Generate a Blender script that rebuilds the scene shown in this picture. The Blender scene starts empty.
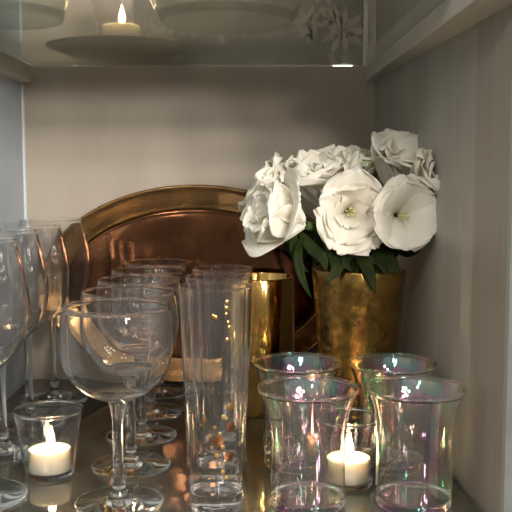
import bpy, bmesh, math, random
from mathutils import Vector, Matrix, Quaternion
random.seed(7)
C = bpy.context.scene.collection
S = bpy.context.scene
PI = math.pi

# ------------------------------------------------------------------ helpers
def lin(c):
    return tuple(((x/255)/12.92 if x/255 <= .04045 else ((x/255+.055)/1.055)**2.4) for x in c) + (1,)

def obj(name, me, mat, parent=None, smooth=True):
    o = bpy.data.objects.new(name, me)
    C.objects.link(o)
    if mat is not None:
        me.materials.append(mat)
    if smooth:
        for p in me.polygons: p.use_smooth = True
    if parent is not None: o.parent = parent
    return o

def tag(o, label, cat, group=None):
    o['label'] = label; o['category'] = cat
    if group: o['group'] = group
    return o

def thing(name, label, cat, loc=(0,0,0), group=None):
    o = bpy.data.objects.new(name, None); C.objects.link(o)
    o.empty_display_size = .01
    o.location = loc
    return tag(o, label, cat, group)

def struct(name, me, mat, smooth=False, parent=None):
    o = obj(name, me, mat, parent, smooth)
    o['kind'] = 'structure'
    return o

def dup(root, loc, label, group=None):
    r = root.copy(); C.objects.link(r); r.location = loc; r['label'] = label
    if group: r['group'] = group
    for ch in list(root.children):
        c = ch.copy(); C.objects.link(c); c.parent = r
        for g in list(ch.children):
            d = g.copy(); C.objects.link(d); d.parent = c
    return r

def pydata(name, vs, fs):
    me = bpy.data.meshes.new(name); me.from_pydata([tuple(v) for v in vs], [], fs); me.update()
    return me

def spline(pts, n=6):
    """Catmull-Rom through 2-D/3-D points"""
    out = []
    P = [Vector(p) for p in pts]
    for i in range(len(P)-1):
        p0 = P[i-1] if i else P[0]*2-P[1]
        p1, p2 = P[i], P[i+1]
        p3 = P[i+2] if i+2 < len(P) else P[-1]*2-P[-2]
        for k in range(n):
            t = k/n
            out.append(.5*((2*p1)+(p2-p0)*t+(2*p0-5*p1+4*p2-p3)*t*t+(3*p1-p0-3*p2+p3)*t**3))
    out.append(P[-1])
    return out

def lathe(name, prof, seg=72, sx=1.0, sy=1.0, wob=None):
    """revolve (r,z) profile; r<=1e-6 collapses to a pole"""
    vs, fs, rows = [], [], []
    for (r, z) in prof:
        if r < 1e-6:
            rows.append([len(vs)]); vs.append((0, 0, z))
        else:
            row = []
            for k in range(seg):
                a = 2*PI*k/seg
                rr = r*(wob(a, z) if wob else 1)
                row.append(len(vs)); vs.append((rr*math.cos(a)*sx, rr*math.sin(a)*sy, z))
            rows.append(row)
    for A, B in zip(rows, rows[1:]):
        if len(A) == 1 and len(B) == 1: continue
        for k in range(seg):
            k2 = (k+1) % seg
            if len(A) == 1: fs.append((A[0], B[k2], B[k]))
            elif len(B) == 1: fs.append((A[k], A[k2], B[0]))
            else: fs.append((A[k], A[k2], B[k2], B[k]))
    me = pydata(name, vs, fs)
    bm = bmesh.new(); bm.from_mesh(me)
    bmesh.ops.recalc_face_normals(bm, faces=bm.faces); bm.to_mesh(me); bm.free()
    return me

def box(name, lo, hi, bev=0.0):
    bm = bmesh.new(); bmesh.ops.create_cube(bm, size=1)
    for v in bm.verts:
        v.co = Vector([(lo[i]+hi[i])/2 + v.co[i]*(hi[i]-lo[i]) for i in range(3)])
    if bev: bmesh.ops.bevel(bm, geom=bm.edges[:], offset=bev, segments=2, affect='EDGES', profile=.6)
    me = bpy.data.meshes.new(name); bm.to_mesh(me); bm.free(); return me

def prism(name, poly, z0, z1, bev=0.0):
    bm = bmesh.new()
    a = [bm.verts.new((x, y, z0)) for x, y in poly]; b = [bm.verts.new((x, y, z1)) for x, y in poly]
    n = len(poly)
    bm.faces.new(a[::-1]); bm.faces.new(b)
    for i in range(n): bm.faces.new((a[i], a[(i+1) % n], b[(i+1) % n], b[i]))
    bmesh.ops.recalc_face_normals(bm, faces=bm.faces)
    if bev: bmesh.ops.bevel(bm, geom=bm.edges[:], offset=bev, segments=2, affect='EDGES', profile=.6)
    me = bpy.data.meshes.new(name); bm.to_mesh(me); bm.free(); return me

def tube(name, pts, rad, seg=8):
    P = [Vector(p) for p in pts]; vs, fs = [], []
    nrm = Vector((0, 0, 1))
    for i, p in enumerate(P):
        t = (P[min(i+1, len(P)-1)]-P[max(i-1, 0)]).normalized()
        if i == 0:
            nrm = t.orthogonal().normalized()
        nrm = (nrm - t*nrm.dot(t)).normalized(); b = t.cross(nrm)
        r = rad(i/(len(P)-1)) if callable(rad) else rad
        for k in range(seg):
            a = 2*PI*k/seg
            vs.append(p+(nrm*math.cos(a)+b*math.sin(a))*r)
    for i in range(len(P)-1):
        for k in range(seg):
            k2 = (k+1) % seg
            fs.append((i*seg+k, i*seg+k2, (i+1)*seg+k2, (i+1)*seg+k))
    fs.append(tuple(range(seg))[::-1]); fs.append(tuple((len(P)-1)*seg+k for k in range(seg)))
    return pydata(name, vs, fs)

# ------------------------------------------------------------------ materials
class N:
    def __init__(s, name):
        s.m = bpy.data.materials.new(name); s.m.use_nodes = True
        s.t = s.m.node_tree; s.t.nodes.clear()
        s.out = s.t.nodes.new('ShaderNodeOutputMaterial')
    def n(s, typ, **kw):
        nd = s.t.nodes.new(typ)
        for k, v in kw.items(): setattr(nd, k, v)
        return nd
    def l(s, a, b): s.t.links.new(a, b)
    def noise(s, scale, detail=4, rough=.55, vec=None, dist=0):
        x = s.n('ShaderNodeTexNoise'); x.inputs['Scale'].default_value = scale
        x.inputs['Detail'].default_value = detail; x.inputs['Roughness'].default_value = rough
        x.inputs['Distortion'].default_value = dist
        if vec is not None: s.l(vec, x.inputs['Vector'])
        return x
    def ramp(s, fac, stops):
        r = s.n('ShaderNodeValToRGB'); e = r.color_ramp.elements
        while len(e) < len(stops): e.new(.5)
        for q, (p, c) in zip(e, stops): q.position = p; q.color = c
        s.l(fac, r.inputs['Fac']); return r
    def coords(s, scale=(1,1,1)):
        tc = s.n('ShaderNodeTexCoord'); mp = s.n('ShaderNodeMapping'); mp.inputs['Scale'].default_value = scale
        s.l(tc.outputs['Object'], mp.inputs['Vector']); return mp.outputs['Vector']
    def bsdf(s, **kw):
        b = s.n('ShaderNodeBsdfPrincipled')
        for k, v in kw.items(): b.inputs[k.replace('_', ' ')].default_value = v
        s.l(b.outputs[0], s.out.inputs['Surface']); return b
    def bump(s, h, b, strength=.3, dist=.001):
        x = s.n('ShaderNodeBump'); x.inputs['Strength'].default_value = strength; x.inputs['Distance'].default_value = dist
        s.l(h, x.inputs['Height']); s.l(x.outputs[0], b.inputs['Normal'])

def paint(name, c1, c2, rough=.55, sc=(1,1,1), scale=9, bump=.15, spec=.4):
    k = N(name); v = k.coords(sc); a = k.noise(scale, 5, .6, v)
    r = k.ramp(a.outputs['Fac'], [(.3, lin(c1)), (.72, lin(c2))])
    b = k.bsdf(Roughness=rough); b.inputs['Specular IOR Level'].default_value = spec
    k.l(r.outputs[0], b.inputs['Base Color'])
    f = k.noise(160, 3, .6, v); k.bump(f.outputs['Fac'], b, bump, .0006)
    return k.m

M = {}
M['back'] = paint('back_panel_paint', (168,155,138), (186,173,156), .6, (1.6,1,.35), 7, .12)
M['left'] = paint('left_wall_paint', (172,180,186), (190,198,203), .45, (1,1,.3), 6, .12)
M['right'] = paint('right_wall_paint', (152,150,142), (174,171,160), .42, (3,3,.25), 8, .2)
M['cleat'] = paint('cleat_paint', (178,175,163), (196,192,180), .5, (1,.3,1), 12, .2)
M['front_strip'] = paint('front_strip_paint', (150,143,130), (168,160,146), .5, (3,3,.25), 8, .2)
M['white'] = paint('rough_white_plaster', (206,208,206), (226,228,226), .8, (1,1,1), 40, .8)
M['caulk'] = paint('corner_caulk', (196,204,208), (214,220,224), .5, (1,1,1), 60, .3)
M['dark'] = paint('gap_shade_paint', (20,20,18), (30,30,27), .7)  # near-black paint standing in for the shade inside the gap

def glass(name, color=(.995,1,.995,1), ior=1.47, rough=0.0):
    k = N(name); g = k.n('ShaderNodeBsdfGlass'); g.inputs['Color'].default_value = color
    g.inputs['IOR'].default_value = ior; g.inputs['Roughness'].default_value = rough
    k.l(g.outputs[0], k.out.inputs['Surface']); return k.m

def thin(name, tint=(.985,.99,.985,1), f0=.045, refl=(1,1,1,1), rough=.012, film=None):
    """thin glass wall: lets light straight through, mirrors by Schlick's Fresnel (the same from both sides)"""
    k = N(name); t = k.n('ShaderNodeBsdfTransparent'); t.inputs[0].default_value = tint
    g = k.n('ShaderNodeBsdfGlossy'); g.inputs['Roughness'].default_value = rough; g.inputs['Color'].default_value = refl
    lw = k.n('ShaderNodeLayerWeight'); lw.inputs['Blend'].default_value = .5
    pw = k.n('ShaderNodeMath', operation='POWER'); pw.inputs[1].default_value = 5; k.l(lw.outputs['Facing'], pw.inputs[0])
    ma = k.n('ShaderNodeMath', operation='MULTIPLY_ADD'); ma.inputs[1].default_value = 1-f0; ma.inputs[2].default_value = f0
    k.l(pw.outputs[0], ma.inputs[0])
    if film:                       # interference colours that shift with the angle and the film thickness
        nz = k.noise(film, 2, .5, k.coords((1,1,.5)), .6)
        ad = k.n('ShaderNodeMath', operation='MULTIPLY_ADD'); ad.inputs[1].default_value = .9
        k.l(lw.outputs['Facing'], ad.inputs[0]); k.l(nz.outputs['Fac'], ad.inputs[2])
        r = k.ramp(ad.outputs[0], [(.30, (1,.95,.6,1)), (.45, (1,.45,.8,1)), (.58, (.55,.5,1,1)), (.70, (.4,1,.7,1)), (.82, (1,1,.5,1)), (.95, (1,.5,.75,1))])
        k.l(r.outputs[0], g.inputs['Color'])
    mx = k.n('ShaderNodeMixShader'); k.l(ma.outputs[0], mx.inputs[0])
    k.l(t.outputs[0], mx.inputs[1]); k.l(g.outputs[0], mx.inputs[2])
    k.l(mx.outputs[0], k.out.inputs['Surface']); return k.m
def blown(name, mix=1.0, color=(1,1,1,1), ior=1.42, film=None):
    """thin blown glass: mostly refracting, part of the light goes straight through"""
    k = N(name)
    t = k.n('ShaderNodeBsdfTransparent'); t.inputs[0].default_value = color
    if film:
        nz = k.noise(film, 2, .5, k.coords((1,1,.6)), .8)
        mr = k.n('ShaderNodeMapRange'); mr.inputs['To Min'].default_value = 300; mr.inputs['To Max'].default_value = 950
        k.l(nz.outputs['Fac'], mr.inputs['Value'])
        g = k.n('ShaderNodeBsdfPrincipled'); g.inputs['Base Color'].default_value = color; g.inputs['Roughness'].default_value = 0
        g.inputs['IOR'].default_value = ior; g.inputs['Transmission Weight'].default_value = 1; g.inputs['Thin Film IOR'].default_value = 1.9
        k.l(mr.outputs[0], g.inputs['Thin Film Thickness'])
    else:
        g = k.n('ShaderNodeBsdfGlass'); g.inputs['Color'].default_value = color; g.inputs['IOR'].default_value = ior; g.inputs['Roughness'].default_value = 0
    mx = k.n('ShaderNodeMixShader'); mx.inputs[0].default_value = mix
    k.l(t.outputs[0], mx.inputs[1]); k.l(g.outputs[0], mx.inputs[2]); k.l(mx.outputs[0], k.out.inputs['Surface']); return k.m
M['glass'] = glass('clear_glass')
M['green_glass'] = glass('greenish_shelf_glass', (.91,.925,.90,1), 1.5)
M['thin'] = blown('clear_blown_glass')

M['luster'] = blown('iridescent_glass', 1.0, (.99,.975,.935,1), 1.45, 24)
def shelf_mat():
    k = N('smoked_shelf_glass'); v = k.coords((1,1,1))
    a = k.noise(14, 5, .6, v); r = k.ramp(a.outputs['Fac'], [(.3, lin((66,64,54))), (.75, lin((84,81,68)))])
    b = k.bsdf(Roughness=.07, IOR=1.85); k.l(r.outputs[0], b.inputs['Base Color'])
    n2 = k.noise(30, 5, .65, v); rr = k.ramp(n2.outputs['Fac'], [(.4, (.02,.02,.02,1)), (.8, (.10,.10,.10,1))])
    k.l(rr.outputs[0], b.inputs['Roughness']); return k.m
M['shelf'] = shelf_mat()

def brass(name, c1, c2, r0, r1, scale=12, bump=0, bscale=60, sc=(1,1,1)):
    k = N(name); v = k.coords(sc); a = k.noise(scale, 6, .65, v, .4)
    r = k.ramp(a.outputs['Fac'], [(.3, lin(c1)), (.7, lin(c2))])
    b = k.bsdf(Metallic=1.0); k.l(r.outputs[0], b.inputs['Base Color'])
    q = k.noise(scale*2.2, 5, .6, v); rr = k.ramp(q.outputs['Fac'], [(.3, (r0,)*3+(1,)), (.75, (r1,)*3+(1,))])
    k.l(rr.outputs[0], b.inputs['Roughness'])
    if bump:
        h = k.n('ShaderNodeTexVoronoi'); h.inputs['Scale'].default_value = bscale; k.l(v, h.inputs['Vector'])
        k.bump(h.outputs['Distance'], b, bump, .0012)
    return k.m
M['tray'] = brass('antique_brass', (112,82,52), (168,130,84), .14, .32, 16)
M['tray_well'] = brass('copper_brass_dark_reflection', (74,48,32), (124,82,54), .05, .13, 20)  # colour darkened to hold the dim room's reflection in the well
M['gold'] = brass('polished_gold', (206,160,88), (226,184,108), .06, .14, 10)
M['vase'] = brass('aged_hammered_brass', (84,64,32), (192,152,82), .14, .34, 22, .5, 95)
M['dots'] = brass('gold_leaf_dot', (206,158,92), (226,184,116), .25, .4, 40)
M['rose_dots'] = brass('copper_dot', (150,98,66), (176,122,86), .3, .4, 40)

def wax():
    k = N('cream_wax')
    b = k.bsdf(Base_Color=lin((252,238,220)), Roughness=.45, Subsurface_Weight=.8, Subsurface_Scale=.009)
    b.inputs['Subsurface Radius'].default_value = (.85,.8,.75); return k.m
M['wax'] = wax()
M['cup'] = thin('clear_plastic_cup', (.99,.99,.98,1), .04)
k = N('charred_wick'); k.bsdf(Base_Color=(.02,.015,.01,1), Roughness=.9); M['wick'] = k.m
def flame():
    k = N('candle_flame')
    e = k.n('ShaderNodeEmission'); tc = k.n('ShaderNodeTexCoord'); sp = k.n('ShaderNodeSeparateXYZ')
    k.l(tc.outputs['Generated'], sp.inputs[0])
    r = k.ramp(sp.outputs['Z'], [(0, (1,.50,.22,1)), (.3, (1,.73,.42,1)), (1, (1,.68,.36,1))])
    k.l(r.outputs[0], e.inputs['Color']); e.inputs['Strength'].default_value = FLAME
    t = k.n('ShaderNodeBsdfTransparent'); a = k.n('ShaderNodeAddShader')
    k.l(e.outputs[0], a.inputs[0]); k.l(t.outputs[0], a.inputs[1]); k.l(a.outputs[0], k.out.inputs['Surface'])
    return k.m
FLAME = 110.0
M['flame'] = flame()

def petal_mat(name, base, edge):
    k = N(name); v = k.coords((1,1,1)); a = k.noise(60, 3, .5, v)
    r = k.ramp(a.outputs['Fac'], [(.3, lin(base)), (.7, lin(edge))])
    d = k.n('ShaderNodeBsdfPrincipled'); d.inputs['Roughness'].default_value = .6; d.inputs['Specular IOR Level'].default_value = .15
    k.l(r.outputs[0], d.inputs['Base Color'])
    t = k.n('ShaderNodeBsdfTranslucent'); k.l(r.outputs[0], t.inputs['Color'])
    mx = k.n('ShaderNodeMixShader'); mx.inputs[0].default_value = .42
    k.l(d.outputs[0], mx.inputs[1]); k.l(t.outputs[0], mx.inputs[2]); k.l(mx.outputs[0], k.out.inputs['Surface'])
    w = k.noise(170, 2, .5, v); k.bump(w.outputs['Fac'], d, .25, .0012)
    return k.m
M['petal'] = petal_mat('white_petal', (248,243,230), (255,252,243))
M['petal_green'] = petal_mat('greenish_white_petal', (224,228,196), (244,244,226))
M['leaf'] = petal_mat('dark_green_leaf', (26,36,12), (54,66,24))
M['stem'] = petal_mat('green_stem', (70,92,48), (96,116,66))
M['stamen'] = petal_mat('pale_stamen', (222,214,150), (236,230,176))
M['panel'] = paint('grey_olive_panel', (80,76,64), (92,88,75), .6)
M['motif'] = paint('pale_floral_motif', (138,132,114), (154,148,129), .6)

# ------------------------------------------------------------------ the cabinet (metres; shelf top is z = 0, depth along +y)
YB = 1.085; YF = .56; XL = -.2915
def XR(y): return .1445 + (YB-y)*(.0335/.485)          # right side splays a little towards the front
ZT = .78
struct('wall_back', box('wall_back', (XL-.03, YB, -.02), (.19, YB+.02, ZT)), M['back'])
struct('wall_left', box('wall_left', (XL-.02, YF, -.02), (XL, YB, ZT)), M['left'])
struct('wall_right', prism('wall_right', [(XR(YB), YB), (XR(YB)+.04, YB), (XR(.62)+.03, .62), (XR(.62), .62)], -.02, ZT), M['right'])
struct('trim_1', box('trim_1', (XR(.62)+.0012, .57, -.02), (.32, .62, ZT), .002), M['white'])          # white plaster jamb
struct('ceiling', box('ceiling', (XL-.02, YF, ZT), (.19, YB+.02, ZT+.02)), M['back'])
struct('trim_4', prism('trim_4', [(XR(.695)-.0008, .695), (XR(.695)+.004, .695), (XR(.62)+.004, .6202), (XR(.62)-.0008, .6202)], -.0005, ZT), M['front_strip'])  # slightly proud, darker and browner strip at the front of the right wall
struct('trim_2', tube('trim_2', [(XL, YB, .001), (XL, YB, .37)], .0028), M['caulk'])                    # caulked corner
sh = obj('display_shelf', prism('display_shelf', [(XL+.0025, YF-.03), (XR(.62)-.0055, YF-.03), (XR(.62)-.0055, .62), (XR(YB)-.0045, YB-.002), (XL+.0025, YB-.002)], -.008, 0), M['shelf'], None, False)
sh['kind'] = 'structure'; sh.name = 'floor'
struct('gap_shade_slab', prism('gap_shade_slab', [(XL-.02, YF-.03), (.19, YF-.03), (.19, YB), (XL-.02, YB)], -.02, -.0095), M['dark'])  # near-black slab: painted shade that shows through the gap beside the shelf
# cleats that carry the upper shelf
def cleat(name, poly, z0, z1, label):
    o = obj(name, prism(name, poly, z0, z1, .001), M['cleat'], None, False); tag(o, label, 'shelf support', 'wooden cleats under the glass shelf'); return o
cleat('shelf_cleat', [(XL, .6), (XL+.0165, .6), (XL+.0165, 1.068), (XL, 1.068)], .370, .3905, 'grey painted wooden strip on the left wall under the glass shelf')
cleat('shelf_cleat', [(.1325, 1.08), (XR(1.08), 1.08), (XR(.6), .6), (.148, .6)], .3735, .3905, 'grey painted wooden strip on the right wall under the glass shelf')
# upper glass shelf
ZS = .391
gs = obj('glass_shelf', prism('glass_shelf', [(XL+.002, .675), (.160, .675), (.1425, 1.080), (XL+.002, 1.080)], ZS, ZS+.006), M['green_glass'], None, False)
tag(gs, 'clear greenish glass shelf across the top of the alcove', 'shelf')
ZU = ZS+.0062

# patterned panel behind the upper shelf
pn = thing('patterned_panel', 'grey panel with pale floral pattern behind the upper glass shelf', 'panel', (0, 1.0795, ZU))
obj('backing', box('backing', (-.150, 0, 0), (.128, .004, .30)), M['panel'], pn, False)
obj('side_strip', box('side_strip', (.1285, -.002, 0), (.134, .004, .30)), M['cleat'], pn, False)
def motif():
    vs, fs = [], []
    def leaf(cx, cz, ang, L, W):
        b = len(vs); n = 8
        for i in range(n+1):
            t = i/n; w = W*math.sin(PI*t**.8)*(1-.25*t)
            for s in (-1, 1):
                x = L*t; z = s*w
                vs.append((cx+x*math.cos(ang)-z*math.sin(ang), -.0006, cz+x*math.sin(ang)+z*math.cos(ang)))
        for i in range(n): fs.append((b+2*i, b+2*i+1, b+2*i+3, b+2*i+2))
    rnd = random.Random(3)
    for (cx, cz, r) in [(.103,.042,.03), (.06,.05,.022), (-.118,.03,.024), (-.08,.055,.024), (-.02,.06,.03), (.085,.1,.03), (-.1,.12,.03), (0,.14,.034), (.1,.16,.03), (-.05,.2,.03), (.06,.22,.03)]:
        for k in range(9):
            a = 2*PI*k/9+rnd.uniform(-.15,.15)
            leaf(cx+.1*r*math.cos(a), cz+.1*r*math.sin(a), a, r*rnd.uniform(.75,1.05), r*.2)
        for k in range(3):
            a = rnd.uniform(0, 2*PI); leaf(cx+1.2*r*math.cos(a), cz+1.2*r*math.sin(a)+.004, a+1, r*.6, r*.16)
    me = pydata('floral_motif', vs, fs)
    return me
mo = motif()
for v in mo.vertices:
    v.co.z = max(v.co.z, .002)
m_ = obj('floral_motif', mo, M['motif'], pn, False); sm = m_.modifiers.new('s', 'SOLIDIFY'); sm.thickness = .0005

# ------------------------------------------------------------------ stemware
def shell(name, outer, th, zin, flat=True, n=6, seg=72, bead=.00012):
    """closed glass shell: outer profile bottom->rim, inner offset by th, inner floor at zin"""
    o = [(max(p.x, 0), p.y) for p in spline(outer, n)]
    rt, zt = o[-1]
    bd = bead
    o = o[:-1]+[(rt, zt-.0024), (rt, zt-.0018), (rt+bd*.6, zt-.0012), (rt+bd, zt-.0007)]        # supporting loops keep the rim crisp
    inner = []
    for (r, z) in reversed(o):
        if r-th > 0 and zin+.0008 < z < zt-.0020: inner.append((r-th, z))
    rim = [(rt+bd*.75, zt-.0003), (rt+bd*.2, zt), (rt-th-bd*.2, zt), (rt-th-bd*.75, zt-.0003), (rt-th-bd, zt-.0007), (rt-th-bd*.6, zt-.0012), (rt-th, zt-.0018)]
    r0, z0 = o[0]
    r_last = inner[-1][0]
    if flat:                                            # flat inner and outer bottoms
        prof = [(0, z0), (r0-.0022, z0), (r0-.0006, z0)]+o+rim+inner
        prof += [(r_last-.0002, zin+.0008), (r_last-.0010, zin+.0002), (r_last-.0020, zin), (r_last-.0040, zin), (0, zin)]
    else:
        prof = [(0, z0)]+o+rim+inner+[(r_last*.6, zin+.0002), (r_last*.3, zin), (0, zin)]
    return lathe(name, prof, seg)

def foot_mesh(R, h=.0095, rs=.006):
    up = spline([(R, .0018), (R*.7, .0028), (R*.4, .0046), (rs*1.5, h*.75), (rs, h+.004)], 5)
    prof = [(0, .0002), (R*.5, .0003), (R-.001, .0002), (R, .0008)]+[(p.x, p.y) for p in up]+[(0, h+.004)]
    return lathe('foot', prof, 64)

def stem_mesh(z0, z1, r0, rm, r1):
    pr = spline([(r0, z0), (rm*1.06, z0+.012), (rm, (z0+z1)/2), (rm*1.02, z1-.016), (r1, z1)], 6)
    return lathe('stem', [(0, z0)]+[(p.x, p.y) for p in pr]+[(0, z1)], 32)

# small round balloon glasses
def balloon(label, loc):
    t = thing('wine_glass', label, 'wine glass', loc, 'round balloon wine glasses in a row')
    outer = [(.0065,.0822), (.0148,.0846), (.0268,.0908), (.0366,.1015), (.0421,.1145), (.0437,.129), (.0425,.144), (.0402,.157)]
    obj('bowl', shell('bowl', outer, .0009, .0872, False), M['thin'], t)
    obj('stem', stem_mesh(.0130,   .0818, .0058, .0043, .0072), M['glass'], t)
    obj('foot', foot_mesh(.035, .0088, .0056), M['glass'], t)
    return t
b0 = balloon('round balloon wine glass nearest the camera, standing right of the candle', (-.1088, .667, 0))
dup(b0, (-.1122, .7545, 0), 'round balloon wine glass second from the front of its row')
dup(b0, (-.1148, .842, 0), 'round balloon wine glass third from the front, middle of its row')
dup(b0, (-.1170, .929, 0), 'round balloon wine glass fourth from the front of its row')
dup(b0, (-.1180, 1.016, 0), 'round balloon wine glass rearmost of its row, against the brass tray')

# tall wine glasses by the left wall
def tall(label, loc):
    t = thing('wine_glass', label, 'wine glass', loc, 'tall wine glasses along the left wall')
    outer = [(.0045,.0955), (.011,.0985), (.024,.1065), (.0355,.120), (.0425,.136), (.0445,.152), (.0430,.168), (.0390,.188), (.0345,.207)]
    obj('bowl', shell('bowl', outer, .0009, .0995, False), M['thin'], t)
    obj('stem', stem_mesh(.0130, .0952, .0056, .0038, .0052), M['glass'], t)
    obj('foot', foot_mesh(.0395, .0088, .0054), M['glass'], t)
    return t
w0 = tall('tall wine glass nearest the camera, cut off by the left edge', (-.2240, .679, 0))
dup(w0, (-.2376, .795, 0), 'tall wine glass behind the left candle, second from the front along the left wall')
dup(w0, (-.2395, .895, 0), 'tall wine glass third from the front along the left wall')
dup(w0, (-.2365, .992, 0), 'tall wine glass in the back left corner beside the brass tray')

# straight champagne flutes with gilt dots
def flute_r(z):
    return .0200 + (.0275-.0200)*(max(z, 0)/.173)**.75
def dots(spec, name):
    vs, fs = [], []
    for (a, z, r) in spec:
        R = flute_r(z)+.0002
        b = len(vs); c = None
        for ring, rr in ((0, 0.0), (1, .6), (2, 1.0)):
            for k in range(14 if ring else 1):
                th = 2*PI*k/14; du = r*rr*math.cos(th); dz = r*rr*math.sin(th)
                lift = .0003*(1-rr*rr)
                an = a+du/R; Rz = flute_r(z+dz)+.0001+lift
                vs.append((Rz*math.cos(an), Rz*math.sin(an), z+dz))
        for k in range(14):
            k2 = (k+1) % 14
            fs.append((b, b+1+k, b+1+k2)); fs.append((b+1+k, b+15+k, b+15+k2, b+1+k2))
    return pydata(name, vs, fs)
def flute(label, loc):
    t = thing('champagne_flute', label, 'champagne flute', loc, 'straight champagne flutes')
    outer = [(flute_r(0)-.001, 0.0003)]+[(flute_r(z), z) for z in (.003,.02,.05,.09,.13,.173)]
    obj('body', shell('body', outer, .0009, .014), M['thin'], t)
    return t
rnd = random.Random(11)
def px_dot(px, py, r):
    z = .252-(py-180)/1315; x = (px-217)/1315
    R = flute_r(z); s = max(-.95, min(.95, x/R))
    return (-PI/2+math.asin(s), z, r/1315)
f0 = flute('straight champagne flute nearest the camera, with large gold dots', (-.0322, .660, 0))
gold = [px_dot(*q) for q in [(232,400,4.2), (230,296,1.9), (229.5,302,2), (229,308,1.6), (231,316,1.7), (232,321,2), (230,333,1.8), (218,311,2.6), (216,309,1.6), (207,412,2.2),(204,418,1.5),(217,420,2),(226,409,2.2),(229,411,1.5),(222,426,1.6),(225,440,2.4),(219,448,2.4),(222,457,2),(225,465,2.6),(229,471,2.3),(227,455,1.6),(212,428,1.6),(241,440,2),(244,418,1.6),(214,440,1.5)]]
rose = [px_dot(*q) for q in [(232.5,420,5), (220.5,433,6), (231,450,5), (238,457,2.4), (215,433,2.4)]]
obj('gold_dots', dots(gold, 'gold_dots'), M['dots'], f0); obj('copper_dots', dots(rose, 'copper_dots'), M['rose_dots'], f0)
f1 = flute('straight champagne flute in the middle of the row of three', (-.0331, .723, 0))
f2 = flute('straight champagne flute at the back of the row of three', (-.0322, .790, 0))
# iridescent flared tumblers
def tumbler(label, loc):
    t = thing('tumbler', label, 'tumbler', loc, 'iridescent flared tumblers')
    outer = [(.0275,.0003), (.0292,.002), (.0297,.012), (.0292,.032), (.0294,.050), (.0308,.066), (.0340,.080), (.0391,.0930)]
    obj('body', shell('body', outer, .0008, .0065, seg=96), M['luster'], t)
    return t
t0 = tumbler('iridescent tumbler at the front left, just beside the champagne flutes', (.0388, .667, 0))
dup(t0, (.1215, .667, 0), 'iridescent tumbler at the front right, nearest the right wall')
dup(t0, (.0345, .760, 0), 'iridescent tumbler behind the front left one, in front of the gold cylinder')
dup(t0, (.1180, .757, 0), 'iridescent tumbler right in front of the flower vase')

# ------------------------------------------------------------------ candles
def votive(label, loc, h=.0575, rb=.0205, rt=.0295):
    t = thing('votive_holder', label, 'candle holder', loc, 'clear glass votive holders')
    outer = [(rb-.0008, .0003), (rb, .002)]+[(rb+(rt-rb)*((z-.002)/(h-.002))**.95, z) for z in (.012,.024,.038,.050,h)]
    obj('cup', shell('cup', outer,   .0010, .0032), M['thin'], t)
    return t
def tealight(label, loc, lean=0.0):
    t = thing('tealight_candle', label, 'candle', loc, 'lit tealight candles')
    R = .0184
    w = [(0, .0006), (R-.001, .0006), (R-.0005, .0012), (R-.0005, .0185), (R-.0015, .0192), (R-.004, .0186), (R*.4, .0182), (0, .0182)]
    obj('wax', lathe('wax', w, 56), M['wax'], t)
    c = [(0, .0001), (R-.0006, .0001), (R, .0008), (R, .0200), (R-.0003, .0200), (R-.00035, .0010), (R-.001, .0005), (0, .0005)]
    obj('clear_cup', lathe('clear_cup', c, 56), M['cup'], t)
    obj('wick', tube('wick', [(0,0,.0175), (.0002,0,.020), (.001,0,.0228), (.0018,0,.0242)], .0006), M['wick'], t)
    fl = spline([(.0002,.0206), (.0020,.0220), (.0032,.0246), (.0033,.0272), (.0025,.0312), (.0013,.0350), (.0003,.0385)], 5)
    me = lathe('flame', [(0, .0208)]+[(max(p.x, .0001), p.y) for p in fl]+[(0, .0390)], 24)
    for v in me.vertices: v.co.x += lean*(v.co.z-.021)+.0008
    obj('flame', me, M['flame'], t)
    return t
votive('clear glass votive cup beside the tall wine glasses, holding the left candle', (-.1793, .735, 0))
tealight('lit cream tealight in the votive cup at the left', (-.1793, .735, .0034), .06)
votive('clear glass votive cup standing between the iridescent tumblers', (.0755, .712, 0), .0575, .0205, .0275)
tealight('lit cream tealight among the iridescent tumblers at the right', (.0755, .712, .0034), -.03)

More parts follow.
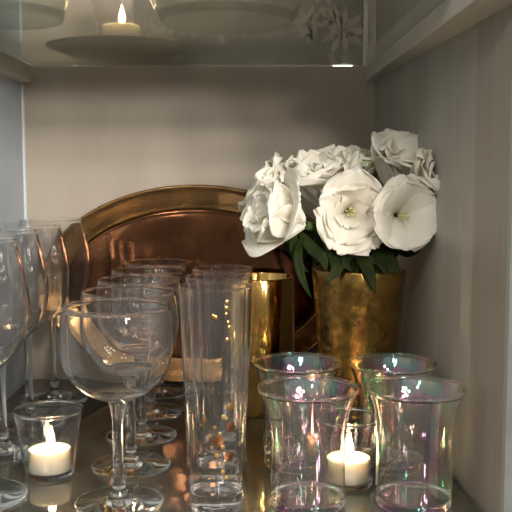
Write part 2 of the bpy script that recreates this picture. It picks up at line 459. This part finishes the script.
# ------------------------------------------------------------------ brass tray, gold cylinder
def tray():
    a, b = .190, .1225
    t = thing('brass_tray', 'large oval brass tray leaning against the back wall', 'tray', (-.0765, 1.062, .0015))
    def ring(prof, name):
        vs, fs = [], []; seg = 128
        for (d, h) in prof:      # d inward from the edge, h out of the face (towards the room)
            for k in range(seg):
                q = 2*PI*k/seg
                vs.append(((a-d)*math.cos(q), -h, (b-d)*math.sin(q)+b))
        n = len(prof)
        for i in range(n-1):
            for k in range(seg):
                k2 = (k+1) % seg; fs.append((i*seg+k, i*seg+k2, (i+1)*seg+k2, (i+1)*seg+k))
        return vs, fs, seg, n
    rim_p = [(.0300,.0010), (.0296,.0022), (.0285,.0028), (.0262,.0033), (.0240,.0042), (.0100,.0100), (.0060,.0112), (.0040,.0126), (.0018,.0132), (.0004,.0122), (0,.0108), (.0008,.0098), (.0030,.0096), (.0080,.0085), (.0250,.0020), (.0280,.0004), (.0300,.0010)]
    vs, fs, seg, n = ring(rim_p, 'rim'); me = pydata('rim', vs, fs)
    bm = bmesh.new(); bm.from_mesh(me); bmesh.ops.remove_doubles(bm, verts=bm.verts, dist=1e-6); bmesh.ops.recalc_face_normals(bm, faces=bm.faces); bm.to_mesh(me); bm.free()
    r = obj('rim', me, M['tray'], t)
    wp = [(.0290,.0008), (.0292,.0016), (.0330,.0010), (.0360,.0014), (.0420,.0021), (.06,.0026), (.09,.0028)]
    vs, fs, seg, n = ring(wp, 'well')
    c = len(vs); vs.append((0, -.0028, b))
    for k in range(seg): fs.append(((n-1)*seg+k, (n-1)*seg+(k+1) % seg, c))
    me = pydata('well', vs, fs)
    bm = bmesh.new(); bm.from_mesh(me); bmesh.ops.recalc_face_normals(bm, faces=bm.faces)
    bm.to_mesh(me); bm.free()
    w = obj('well', me, M['tray_well'], t)
    s = w.modifiers.new('thick', 'SOLIDIFY'); s.thickness = .0008; s.offset = -1
    t.rotation_euler = (-math.radians(4.0), 0, 0)
    return t
tray()

g = thing('gold_cylinder', 'polished gold cylinder vase standing between flutes and flower vase', 'vase', (0.0005, .945, 0))
R = .0395; H = .1475
obj('body', lathe('body', [(0,.0002), (R-.001,.0002), (R,.0012), (R,H-.001), (R-.0004,H), (R-.0014,H), (R-.0018,H-.001), (R-.0018,.004), (0,.004)], 96), M['gold'], g)

# ------------------------------------------------------------------ flower vase and flowers
VX, VY, VH = .099, .852, .166
def vase_r(z): return .0325+(.0462-.0325)*(z/VH)
v = thing('flower_vase', 'tapered aged brass vase holding white flowers', 'vase', (VX, VY, 0))
prof = [(0,.0003), (.030,.0003), (.0322,.0012)]+[(vase_r(z), z) for z in (.006,.03,.06,.09,.12,.15,VH-.001)]+[(vase_r(VH)-.0006,VH), (vase_r(VH)-.0018,VH-.0004)]+[(vase_r(z)-.002, z) for z in (.15,.12,.09,.06,.03,.006)]+[(0,.005)]
obj('body', lathe('body', prof, 96), M['vase'], v)

def petal_mesh(name, az, L, W, th0, th1, ruffle, seed, r0=.002, nu=25, nv=18, notch=0.0, droop=0.0):
    q = random.Random(seed); ph = [q.uniform(0, 6.28) for _ in range(4)]
    vs, fs = [], []
    prof = []; r, h = r0, 0.0
    for j in range(nv+1):
        t = j/nv
        th = th0+(th1-th0)*(t**1.4)+droop*max(0, t-.6)**2*6
        prof.append((r, h, th)); r += math.sin(th)*L/nv; h += math.cos(th)*L/nv
    for j in range(nv+1):
        t = j/nv; r, h, th = prof[j]
        w = W*(.16+.84*math.sin(min(1, t/.78)*PI/2)**1.1)*(1 if t < .72 else math.sqrt(max(0, 1-((t-.72)/.30)**2.4)))
        nr = (math.cos(th), -math.sin(th))      # profile normal (outwards)
        for i in range(nu):
            u = i/(nu-1)*2-1
            wrap = u*w/(r+.35*L*.6+.004)
            amp = ruffle*(t**2.2)*L
            d = amp*(.34*math.sin(3.4*u+ph[0])+.22*math.sin(8*u+ph[1]+2*t)+.17*math.sin(17*u+ph[2])*t**3)*(.5+.5*abs(u))
            d += .03*L*math.sin(3*t+ph[3])*u*t
            rr = r+nr[0]*d; hh = h-nr[1]*-d*0+nr[1]*d
            tipcut = L*ruffle*t**4*(.12*math.sin(6*u+ph[2])+.08*math.sin(19*u+ph[1]))
            hh += math.cos(th)*tipcut; rr += math.sin(th)*tipcut
            # lateral placement: wrap around the axis with a flatter radius of curvature
            rc = r+.35*L*.6+.004
            x = rr-rc*(1-math.cos(wrap)); y = rc*math.sin(wrap)
            ca, sa = math.cos(az), math.sin(az)
            vs.append((x*ca-y*sa, x*sa+y*ca, hh))
    for j in range(nv):
        for i in range(nu-1):
            a = j*nu+i; fs.append((a, a+1, a+nu+1, a+nu))
    return pydata(name, vs, fs)

CAMZ = .252
def at(px, py, t):
    """world point seen at a photo pixel, t metres deep (measured once from the photo)"""
    f = 850.0; p = math.radians(5.1); s, c = math.sin(p), math.cos(p)
    u = (px-258)/f; w = (py-256)/f
    return Vector((u*t, .0215+t*(c-w*s), CAMZ+t*(-s-w*c)))

def leaf_mesh(name, pts, W, twist=0.0, fold=.25, up=None):
    P = spline(pts, 5); vs, fs = [], []; n = len(P)
    for i, p in enumerate(P):
        t = i/(n-1); d = (P[min(i+1, n-1)]-P[max(i-1, 0)]).normalized()
        side = d.cross(Vector((0.15, -1, .25)) if up is None else Vector(up)).normalized()
        side = Quaternion(d, twist*t) @ side; nn = side.cross(d).normalized()
        w = W*max(.04, math.sin(PI*min(.985, .08+t*.92))**.8)
        for s in (-1, -.5, 0, .5, 1):
            vs.append(p+side*s*w+nn*(abs(s)*w*fold))
    for i in range(n-1):
        for k in range(4): fs.append((i*5+k, i*5+k+1, i*5+k+6, i*5+k+5))
    me = pydata(name, vs, fs); return me

FLOWERS = []
def flower(label, base, axis, L, layers, seed, mouth, leaves=(), mat='petal', stamen=True, roll=0.0, bend=None):
    """layers: list of (count, length factor, width factor, th0, th1, ruffle)"""
    base = Vector(base); axis = Vector(axis).normalized()
    root = thing('lisianthus_flower', label, 'flower', base, 'white flowers in the brass vase')
    rot = Vector((0, 0, 1)).rotation_difference(axis) @ Quaternion((0, 0, 1), roll)
    q = random.Random(seed); Rm = rot.to_matrix().to_4x4()
    for li, (n, lf, wf, th0, th1, ruf) in enumerate(layers):
        for k in range(n):
            az = 2*PI*(k+.5*(li % 2))/n+q.uniform(-.18, .18)
            me = petal_mesh('petal', az, L*lf*q.uniform(.92, 1.06), L*wf*q.uniform(.92, 1.08), th0+q.uniform(-.08,.08), th1+q.uniform(-.2,.2), ruf, seed*100+li*10+k, r0=.0015+.0006*(len(layers)-li))
            me.transform(Rm)
            o = obj('petal', me, M['petal_green'] if (mat == 'petal_green' and k % 2 == 0) else M['petal'], root)
            sub = o.modifiers.new('sub', 'SUBSURF'); sub.levels = 1; sub.render_levels = 1
            so = o.modifiers.new('thick', 'SOLIDIFY'); so.thickness = .00035
    if stamen:
        vs, fs = [], []
        for k in range(5):
            a = 2*PI*k/5
            m = tube('s', [(0,0,.002), (.0015*math.cos(a), .0015*math.sin(a), L*.22), (.0042*math.cos(a), .0042*math.sin(a), L*.42)], lambda t: .0005 if t < .7 else .0012, 6)
            b = len(vs); vs += [x.co.copy() for x in m.vertices]; fs += [tuple(i+b for i in p.vertices) for p in m.polygons]
        me = pydata('stamens', vs, fs); me.transform(Rm); obj('stamens', me, M['stamen'], root)
    # calyx
    cal = lathe('calyx', [(0,-.004), (.002,-.0035), (.0042,-.0005), (.0046,.004), (.0040,.0075), (.0032,.0072), (0,.003)], 14); cal.transform(Matrix.Translation((0,0,-.0095))); cal.transform(Rm)
    obj('calyx', cal, M['stem'], root)
    mo = Vector(mouth)
    back = base-axis*.012
    mid = (back+mo)/2+Vector((0, 0, .012)) if bend is None else Vector(bend)
    low = Vector((VX+(mo.x-VX)*-.5, VY+(mo.y-VY)*-.5, .03))
    pts = [p-base for p in spline([base-axis*.003, back, mid, mo, (mo+low)/2, low], 6)]
    obj('stem', tube('stem', pts, .0019, 8), M['stem'], root)
    for (pl, W, tw) in leaves:
        me = leaf_mesh('leaf', [Vector(p)-base for p in pl], W, tw)
        o = obj('leaf', me, M['leaf'], root); so = o.modifiers.new('thick', 'SOLIDIFY'); so.thickness = .0005
    return root

def mth(dx, dy): return (VX+dx, VY+dy, VH-.012)
R_ = math.radians
cup = [(4, 1.0, .66, R_(14), R_(52), .16), (4, .92, .62, R_(10), R_(34), .16), (3, .8, .5, R_(5), R_(22), .18)]
droopy = [(2, 1.02, .66, R_(30), R_(96), .12), (4, .98, .66, R_(12), R_(40), .14), (3, .85, .55, R_(6), R_(24), .16)]
ruff = [(5, 1.0, .62, R_(24), R_(84), .24), (4, .86, .56, R_(18), R_(62), .30), (3, .62, .46, R_(14), R_(44), .32)]
bell = [(5, 1.0, .70, R_(26), R_(64), .12), (2, .95, .55, R_(30), R_(84), .14)]
frill = [(5, 1.0, .60, R_(18), R_(74), .24), (5, .92, .54, R_(12), R_(50), .28), (4, .8, .46, R_(6), R_(28), .30)]
widec = [(5, 1.0, .70, R_(16), R_(66), .14), (4, .92, .60, R_(10), R_(42), .18), (2, .7, .5, R_(6), R_(26), .18)]
tallc = [(5, 1.0, .62, R_(12), R_(50), .16), (4, .94, .56, R_(8), R_(34), .18)]

flower('white flower at the lower left with one petal hanging down over the tray', at(303,224,.79), (-.80,-.44,.30), .058, droopy, 1, mth(-.024,-.012), roll=2.6,
       leaves=[([at(304,236,.80), at(298,252,.78), at(301,275,.775), at(311,298,.775)], .0042, .5),
               ([at(300,232,.80), at(310,246,.795), at(322,258,.79), at(326,270,.785)], .0060, .3),
               ([at(296,228,.80), at(293,244,.79), at(298,262,.785), at(308,272,.785)], .0040, .5)])
flower('small ruffled white flower at the far left, behind the hanging petal', at(290,206,.85), (-.80,.0,.55), .050, frill, 2, mth(-.028,.01), stamen=False,
       leaves=[([at(292,214,.85), at(286,232,.84), at(291,250,.83), at(300,262,.82)], .005, .4)])
flower('ruffled white flower at the upper left of the bouquet', at(326,206,.86), (-.22,-.30,.95), .062, frill, 3, mth(-.012,.014), stamen=False,
       leaves=[([at(330,216,.86), at(318,232,.84), at(309,246,.83), at(304,260,.82)], .006, .3),
               ([at(328,220,.86), at(326,240,.84), at(318,256,.825), at(312,268,.81)], .005, .6)])
flower('wide open white flower at the front centre showing its stamens', at(347,211,.815), (.06,-.95,-.02), .049, ruff, 4, mth(-.004,-.022), roll=.4,
       leaves=[([at(338,240,.815), at(334,252,.80), at(337,268,.79), at(326,283,.785)], .0068, .2),
               ([at(352,244,.81), at(362,258,.795), at(370,275,.785), at(375,293,.785)], .0060, .2),
               ([at(345,240,.815), at(350,252,.80), at(345,262,.79), at(352,272,.79)], .0050, .6)])
flower('open bell shaped white flower at the front right of the bouquet', at(396,215,.805), (.24,-.95,.02), .046, bell, 5, mth(.014,-.018), roll=3.4,
       leaves=[([at(392,242,.83), at(403,252,.825), at(414,251,.82), at(425,243,.815)], .0045, .2),
               ([at(384,240,.815), at(384,252,.80), at(392,264,.79), at(400,272,.785)], .0068, .2),
               ([at(388,238,.815), at(378,250,.80), at(380,262,.79), at(386,274,.785)], .0050, .5)])
flower('tall white flower at the upper right corner of the bouquet', at(398,196,.86), (.16,-.42,.88), .066, widec, 6, mth(.020,.010), stamen=False,
       leaves=[([at(386,205,.85), at(378,225,.84), at(372,245,.83), at(366,258,.82)], .007, .3),
               ([at(390,205,.85), at(396,225,.84), at(398,245,.83), at(392,262,.82)], .006, .3)])
flower('white flower at the far right with petals reaching the right wall', at(416,197,.822), (.42,-.70,.56), .054, tallc, 7, mth(.026,-.006), stamen=False,
       leaves=[([at(403,236,.85), at(398,246,.84), at(388,254,.81), at(378,264,.79)], .006, .3)])
flower('greenish white ruffled flower at the back middle of the bouquet', at(356,198,.88), (.0,-.15,1), .058, frill, 8, mth(.004,.022), mat='petal_green', stamen=False,
       leaves=[([at(352,214,.87), at(346,232,.86), at(350,248,.85), at(356,262,.84)], .007, .3),
               ([at(362,214,.87), at(334,236,.84), at(322,246,.83), at(312,262,.82)], .006, .3),
               ([at(360,214,.87), at(366,236,.84), at(362,250,.83), at(350,262,.82)], .006, .3)])

# ------------------------------------------------------------------ glassware on the upper shelf
pl = thing('glass_plate', 'round clear glass plate under the candle on the upper shelf', 'plate', (-.158, 1.000, ZU))
obj('dish', lathe('dish', [(0,.0002), (.056,.0002), (.060,.001), (.0795,.0080), (.0805,.0088), (.0800,.0095), (.060,.0042), (.056,.0036), (0,.0036)], 96), M['green_glass'], pl)
vo = votive('clear glass votive cup on the plate on the upper shelf', (-.1520, .985, ZU+.0038)); vo.scale = (1.18,)*3
tl = tealight('lit tealight seen from below through the upper glass shelf', (-.1520, .985, ZU+.0038+.0040)); tl.scale = (1.18,)*3
def bowl(label, loc, rb, rt, h):
    t = thing('glass_bowl', label, 'bowl', loc, 'clear glass bowls on the upper shelf')
    outer = [(rb-.002,.0003), (rb,.002), (rb+(rt-rb)*.45,h*.25), (rb+(rt-rb)*.8,h*.55), (rt,h)]
    obj('body', shell('body', outer, .0022, .007), M['green_glass'], t); return t
bowl('clear glass bowl on the upper shelf above the champagne flutes', (-.028, .800, ZU), .060, .078, .075)
bowl('clear glass bowl on the upper shelf above the tall wine glasses', (-.222, .785, ZU), .050, .060, .075)

# ------------------------------------------------------------------ light: room chandelier and added high lamps in front of the cabinet, dim room
def lamp(name, loc, e, col, r):
    l = bpy.data.lights.new(name, 'POINT'); l.energy = e; l.color = col; l.shadow_soft_size = r
    o = bpy.data.objects.new(name, l); C.objects.link(o); o.location = loc; return o
for i, (dx, dz) in enumerate([(-.27,.03), (-.05,.15), (.22,.08), (-.12,-.12), (.14,-.15), (.30,-.10), (.04,.02), (.10,.16)]):
    lamp('chandelier_bulb', (.55+dx, -.72+.05*(i % 2), .63+dz), 9.0, (1,.96,.91), .042)
for i, (dx, dz) in enumerate([(-.12,.08), (.12,.08), (0,-.10)]):
    lamp('added_high_lamp', (-.35+dx, -.8, 1.05+dz), 4.5, (1,.95,.89), .05)  # added high lamps so the glass shelf shades the upper back wall
w = bpy.data.worlds.new('room'); S.world = w; w.use_nodes = True
nt = w.node_tree; bg = nt.nodes['Background']
tc = nt.nodes.new('ShaderNodeTexCoord'); sp = nt.nodes.new('ShaderNodeSeparateXYZ'); nt.links.new(tc.outputs['Generated'], sp.inputs[0])
ad = nt.nodes.new('ShaderNodeMath'); ad.operation = 'MULTIPLY_ADD'; ad.inputs[1].default_value = .5; ad.inputs[2].default_value = .5
nt.links.new(sp.outputs['Z'], ad.inputs[0])
rp = nt.nodes.new('ShaderNodeValToRGB'); e = rp.color_ramp.elements
e[0].position = .25; e[0].color = (.08,.065,.05,1); e[1].position = .85; e[1].color = (.74,.72,.69,1)
x = e.new(.5); x.color = (.20,.195,.185,1)
nt.links.new(ad.outputs[0], rp.inputs[0]); nt.links.new(rp.outputs[0], bg.inputs['Color']); bg.inputs['Strength'].default_value = .62

# ------------------------------------------------------------------ camera
cam = bpy.data.cameras.new('camera'); co = bpy.data.objects.new('camera', cam); C.objects.link(co)
cam.sensor_width = 36; cam.lens = 850/512*36; cam.shift_x = -2/512; cam.clip_start = .01
co.location = (0, .0215, CAMZ); co.rotation_euler = (math.radians(90-5.1), 0, 0)
S.camera = co
S.view_settings.view_transform = 'Standard'; S.view_settings.look = 'None'; S.view_settings.gamma = 1
S.view_settings.use_curve_mapping = False; S.view_settings.exposure = 1.0
cy = S.cycles
cy.max_bounces = 40; cy.transmission_bounces = 40; cy.glossy_bounces = 12; cy.diffuse_bounces = 4; cy.transparent_max_bounces = 64
cy.sample_clamp_indirect = 6.0; cy.use_denoising = True
cy.caustics_reflective = True; cy.caustics_refractive = True
